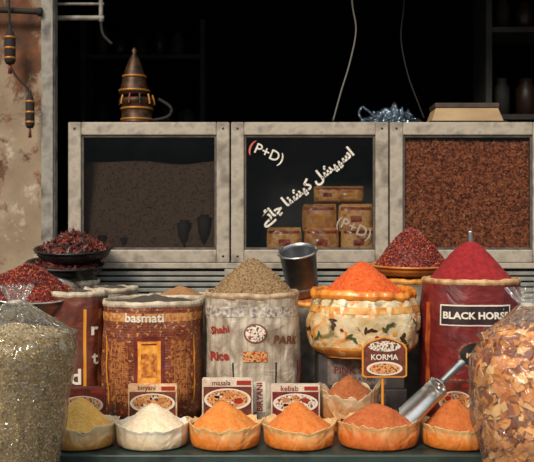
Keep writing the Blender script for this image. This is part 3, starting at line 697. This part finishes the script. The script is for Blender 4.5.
def chunks(o,inner,c):
    grid(o,'snack_mass',inner,72,40,SN[3])
    vs=[];fs=[];mi=[]
    for i in range(1500):
        p=Vector(inner(random.random(),.1+random.random()*.87)); nz=(p-Vector((c.x,c.y,p.z-.02)))
        if nz.length<1e-4: nz=Vector((0,0,1))
        if p.z>1.22: nz+=Vector((0,0,.2))
        q0=Vector((0,0,1)).rotation_difference(nz.normalized()).to_matrix()
        R=q0@Matrix.Rotation(random.uniform(-.55,.55),3,'X')@Matrix.Rotation(random.uniform(-.55,.55),3,'Y')@Matrix.Rotation(random.uniform(0,6.28),3,'Z')
        a=random.uniform(.020,.038); b=random.uniform(.012,.021); cv=random.uniform(-16,6); k=len(vs)
        p+=nz.normalized()*random.uniform(0,.010)
        for sgn in (-1,1):
            for ii in range(5):
                for jj in range(3):
                    x=(ii/2-1)*a; y_=(jj-1)*b*(1-.35*abs(ii/2-1)); vs.append(p+R@Vector((x,y_,cv*x*x+sgn*.0022)))
        for sg in (0,15):
            for ii in range(4):
                for jj in range(2):
                    q=k+sg+ii*3+jj; fs.append((q,q+1,q+4,q+3))
        rim=[0,3,6,9,12,13,14,11,8,5,2,1]
        for q in range(12): x_,y2=rim[q],rim[(q+1)%12]; fs.append((k+x_,k+y2,k+15+y2,k+15+x_))
        mi+=[random.choice([0,0,1,1,2,3])]*28
    o.add('dried_pieces',vs,fs,None,smooth=False,mats=SN,mat_idx=mi)
dL=3.12
cxL=(16-267)*S(dL); crate(cxL,dL-CAMD,.70)
tiedbag('fennel_seed_bag',16,dL,.70,.208,W(0,334,dL).z,W(0,302,dL).z,[(0,.55),(.1,.68),(.5,.84),(.9,1.0),(1,.93)],3,seeds,necktilt=-.0)
cxR=(539-267)*S(dL); crate(cxR,dL-CAMD,.70)
tiedbag('dried_snack_bag',539,dL,.70,.235,W(0,338,dL).z,W(0,305,dL).z,[(0,.6),(.15,.8),(.45,.97),(.8,1.0),(1,.8)],9,chunks,necktilt=-.35,inset=-.024,outset=.008)

# ---------------- items on top of the cases
ctz=W(0,122,D).z+.001
o=Obj('ornamental_lamp'); BR_=M('brass_dark',(84,54,28),(34,24,18),30,rough=.5,metal=.4); GO=M('gold_band',(170,112,48),rough=.45,metal=.4)
cx=W(137,0,4.88).x; cy=1.38
lathe(o,'base_drum',[(0,0),(.09,0),(.095,.02),(.085,.03),(.085,.12),(.095,.13),(.09,.15),(.05,.16)],cx,cy,ctz,BR_)
lathe(o,'shade',[(.05,.16),(.085,.17),(.08,.2),(.06,.28),(.045,.33),(.03,.37),(.012,.4),(.016,.42),(0,.44)],cx-.015,cy,ctz,BR_)
for z,r in ((.03,.088),(.09,.088),(.19,.084),(.27,.065)):
    lathe(o,'band',[(r-.004,-.004),(r+.003,-.004),(r+.003,.008),(r-.004,.008)],cx-(.015 if z>.16 else 0),cy,ctz+z,GO)
for i in range(10):
    a=i/10*6.2832; tube(o,'tassel',[(cx+.086*math.cos(a),cy+.086*math.sin(a),ctz+.17),(cx+.094*math.cos(a),cy+.094*math.sin(a),ctz+.14),(cx+.097*math.cos(a),cy+.097*math.sin(a),ctz+.115)],.006,(GO,MAROON,BR_)[i%3],seg=6)
tube(o,'side_arm',[(cx+.08,cy,ctz+.03),(cx+.17,cy,ctz+.05),(cx+.19,cy,ctz+.10),(cx+.12,cy,ctz+.15)],.009,DARKWOOD); o.done()
o=Obj('crumpled_plastic_bag'); ca=W(392,0,4.85)
grid(o,'film',lambda u,v:(lambda a,t:(ca.x+.18*t*math.cos(a)*(1+.2*N3(math.cos(a)*3,math.sin(a)*3,1)),1.38+.12*t*math.sin(a),ctz+max(0,.075*(1-t*t)*(1+.9*N3(t*math.cos(a)*7,t*math.sin(a)*7,3))+.03*abs(N3(t*math.cos(a)*16,t*math.sin(a)*16,5)))))(u*6.2832,v),80,30,CLEAR2)
tube(o,'bag_handle',[(ca.x-.1,1.3,ctz+.04),(ca.x-.17,1.28,ctz+.09),(ca.x-.19,1.28,ctz+.05),(ca.x-.16,1.28,ctz+.01)],.006,CLEAR2); o.done()
o=Obj('wooden_tray'); TW=M('tray_wood',(176,148,108),(150,120,84),10,rough=.6,stretch=(.3,1,1)); ca=W(468,0,4.75); y=1.25
def frus(nm,x0,x1,x2,x3,ya,yb,z0,z1,m):
    v=[(x0,ya,z0),(x1,ya,z0),(x3,ya+.02,z1),(x2,ya+.02,z1),(x0,yb,z0),(x1,yb,z0),(x3,yb-.02,z1),(x2,yb-.02,z1)]
    ob=o.add(nm,v,[(0,1,2,3),(5,4,7,6),(4,0,3,7),(1,5,6,2),(3,2,6,7),(4,5,1,0)],m,smooth=False); b=ob.modifiers.new('b','BEVEL'); b.width=.004; b.segments=2
xx=ca.x
frus('tray_body',xx-.20,xx+.20,xx-.17,xx+.17,y,y+.2,ctz,ctz+.085,TW)
box(o,'tray_top',xx-.175,xx+.175,y+.015,y+.19,ctz+.086,ctz+.112,M('tray_lid',(50,40,34),(80,62,46),10,rough=.5),.004)
box(o,'tray_foot',xx-.21,xx+.21,y-.01,y+.0,ctz,ctz+.012,DARKWOOD,.002); o.done()

o=Obj('hanging_cable'); CG=M('cable_grey',(110,106,100),rough=.6)
tube(o,'cable',[W(351,-60,4.9),W(352,0,4.9),W(356,30,4.9),W(350,62,4.9),W(341,92,4.9),W(333,121,4.9)],.0045,CG); o.done()
o=Obj('hanging_cable'); tube(o,'cable',[W(402,-60,5.1),W(404,0,5.1),W(401,38,5.1),W(408,75,5.1),W(419,105,5.1),W(424,118,5.1)],.004,M('cable_dark',(34,31,29),rough=.6)); o.done()
def hang(pts,px,pt,pb,w,d):
    o=Obj('hanging_charm'); k=S(d); c=W(px,pb,d); h=(pb-pt)*k; r=w*k/2
    lathe(o,'body',[(0,0),(r*.7,0),(r,h*.08),(r,h*.7),(r*.6,h*.85),(r*.35,h*.9),(r*.35,h),(0,h)],c.x,c.y,c.z,DARKWOOD,seg=20)
    for f in (.12,.38,.66): lathe(o,'gold_band',[(r*.9,0),(r*1.08,0),(r*1.08,h*.06),(r*.9,h*.06)],c.x,c.y,c.z+h*f,GO,seg=20)
    lathe(o,'tassel',[(0,-.05),(r*.4,-.05),(r*.25,-.005),(0,0)],c.x,c.y,c.z,MAROON,seg=12)
    tube(o,'cord',[W(a,b,d) for a,b in pts],.006,DARKWOOD); o.done()
hang([(9,-60),(9,0),(10,30)],10,26,64,11,4.58); hang([(8,62),(16,76),(27,88),(30,96)],30,90,128,9,4.58)
o=Obj('wall_bracket'); 
for nm,a,b,r_ in (('rail_low',(57,18),(104,18),.014),('rail_up',(57,4),(104,4),.008),('upright',(101,-60),(101,22),.012)):
    tube(o,nm,[W(a[0],a[1],4.75),W((a[0]+b[0])/2,(a[1]+b[1])/2,4.75),W(b[0],b[1],4.75)],r_,POST)
tube(o,'brace',[W(101,20,4.75),W(103,34,4.75),W(112,44,4.75)],.008,DARKWOOD); o.done()

# ---------------- light : bright sky overhead, darker street at the horizon
w=bpy.data.worlds.new('World'); sc.world=w; w.use_nodes=True; nt=w.node_tree; bg=nt.nodes['Background']
tc=nt.nodes.new('ShaderNodeTexCoord'); sp=nt.nodes.new('ShaderNodeSeparateXYZ'); nt.links.new(tc.outputs['Generated'],sp.inputs[0])
r=nt.nodes.new('ShaderNodeValToRGB'); e=r.color_ramp.elements
e[0].position=.08; e[0].color=(.15,.165,.17,1); e[1].position=.55; e[1].color=(.95,1.03,1.08,1)
nt.links.new(sp.outputs[2],r.inputs[0]); nt.links.new(r.outputs[0],bg.inputs[0]); bg.inputs[1].default_value=.95
L=bpy.data.lights.new('sun','SUN'); L.energy=3.3; L.angle=math.radians(22); L.color=(1,.89,.74)
lo=bpy.data.objects.new('sun',L); col.objects.link(lo); lo.rotation_euler=Vector((.42,.95,-.80)).to_track_quat('-Z','Y').to_euler()
# ---------------- camera
cam=bpy.data.cameras.new('camera'); co=bpy.data.objects.new('camera',cam); col.objects.link(co)
co.location=(0,-CAMD,CAMZ); co.rotation_euler=(math.pi/2,0,0); cam.lens=F/534*36; cam.sensor_width=36; cam.sensor_fit='HORIZONTAL'
cam.dof.use_dof=True; cam.dof.focus_distance=3.7; cam.dof.aperture_fstop=4.5
sc.camera=co
sc.view_settings.view_transform='Standard'; sc.view_settings.look='None'
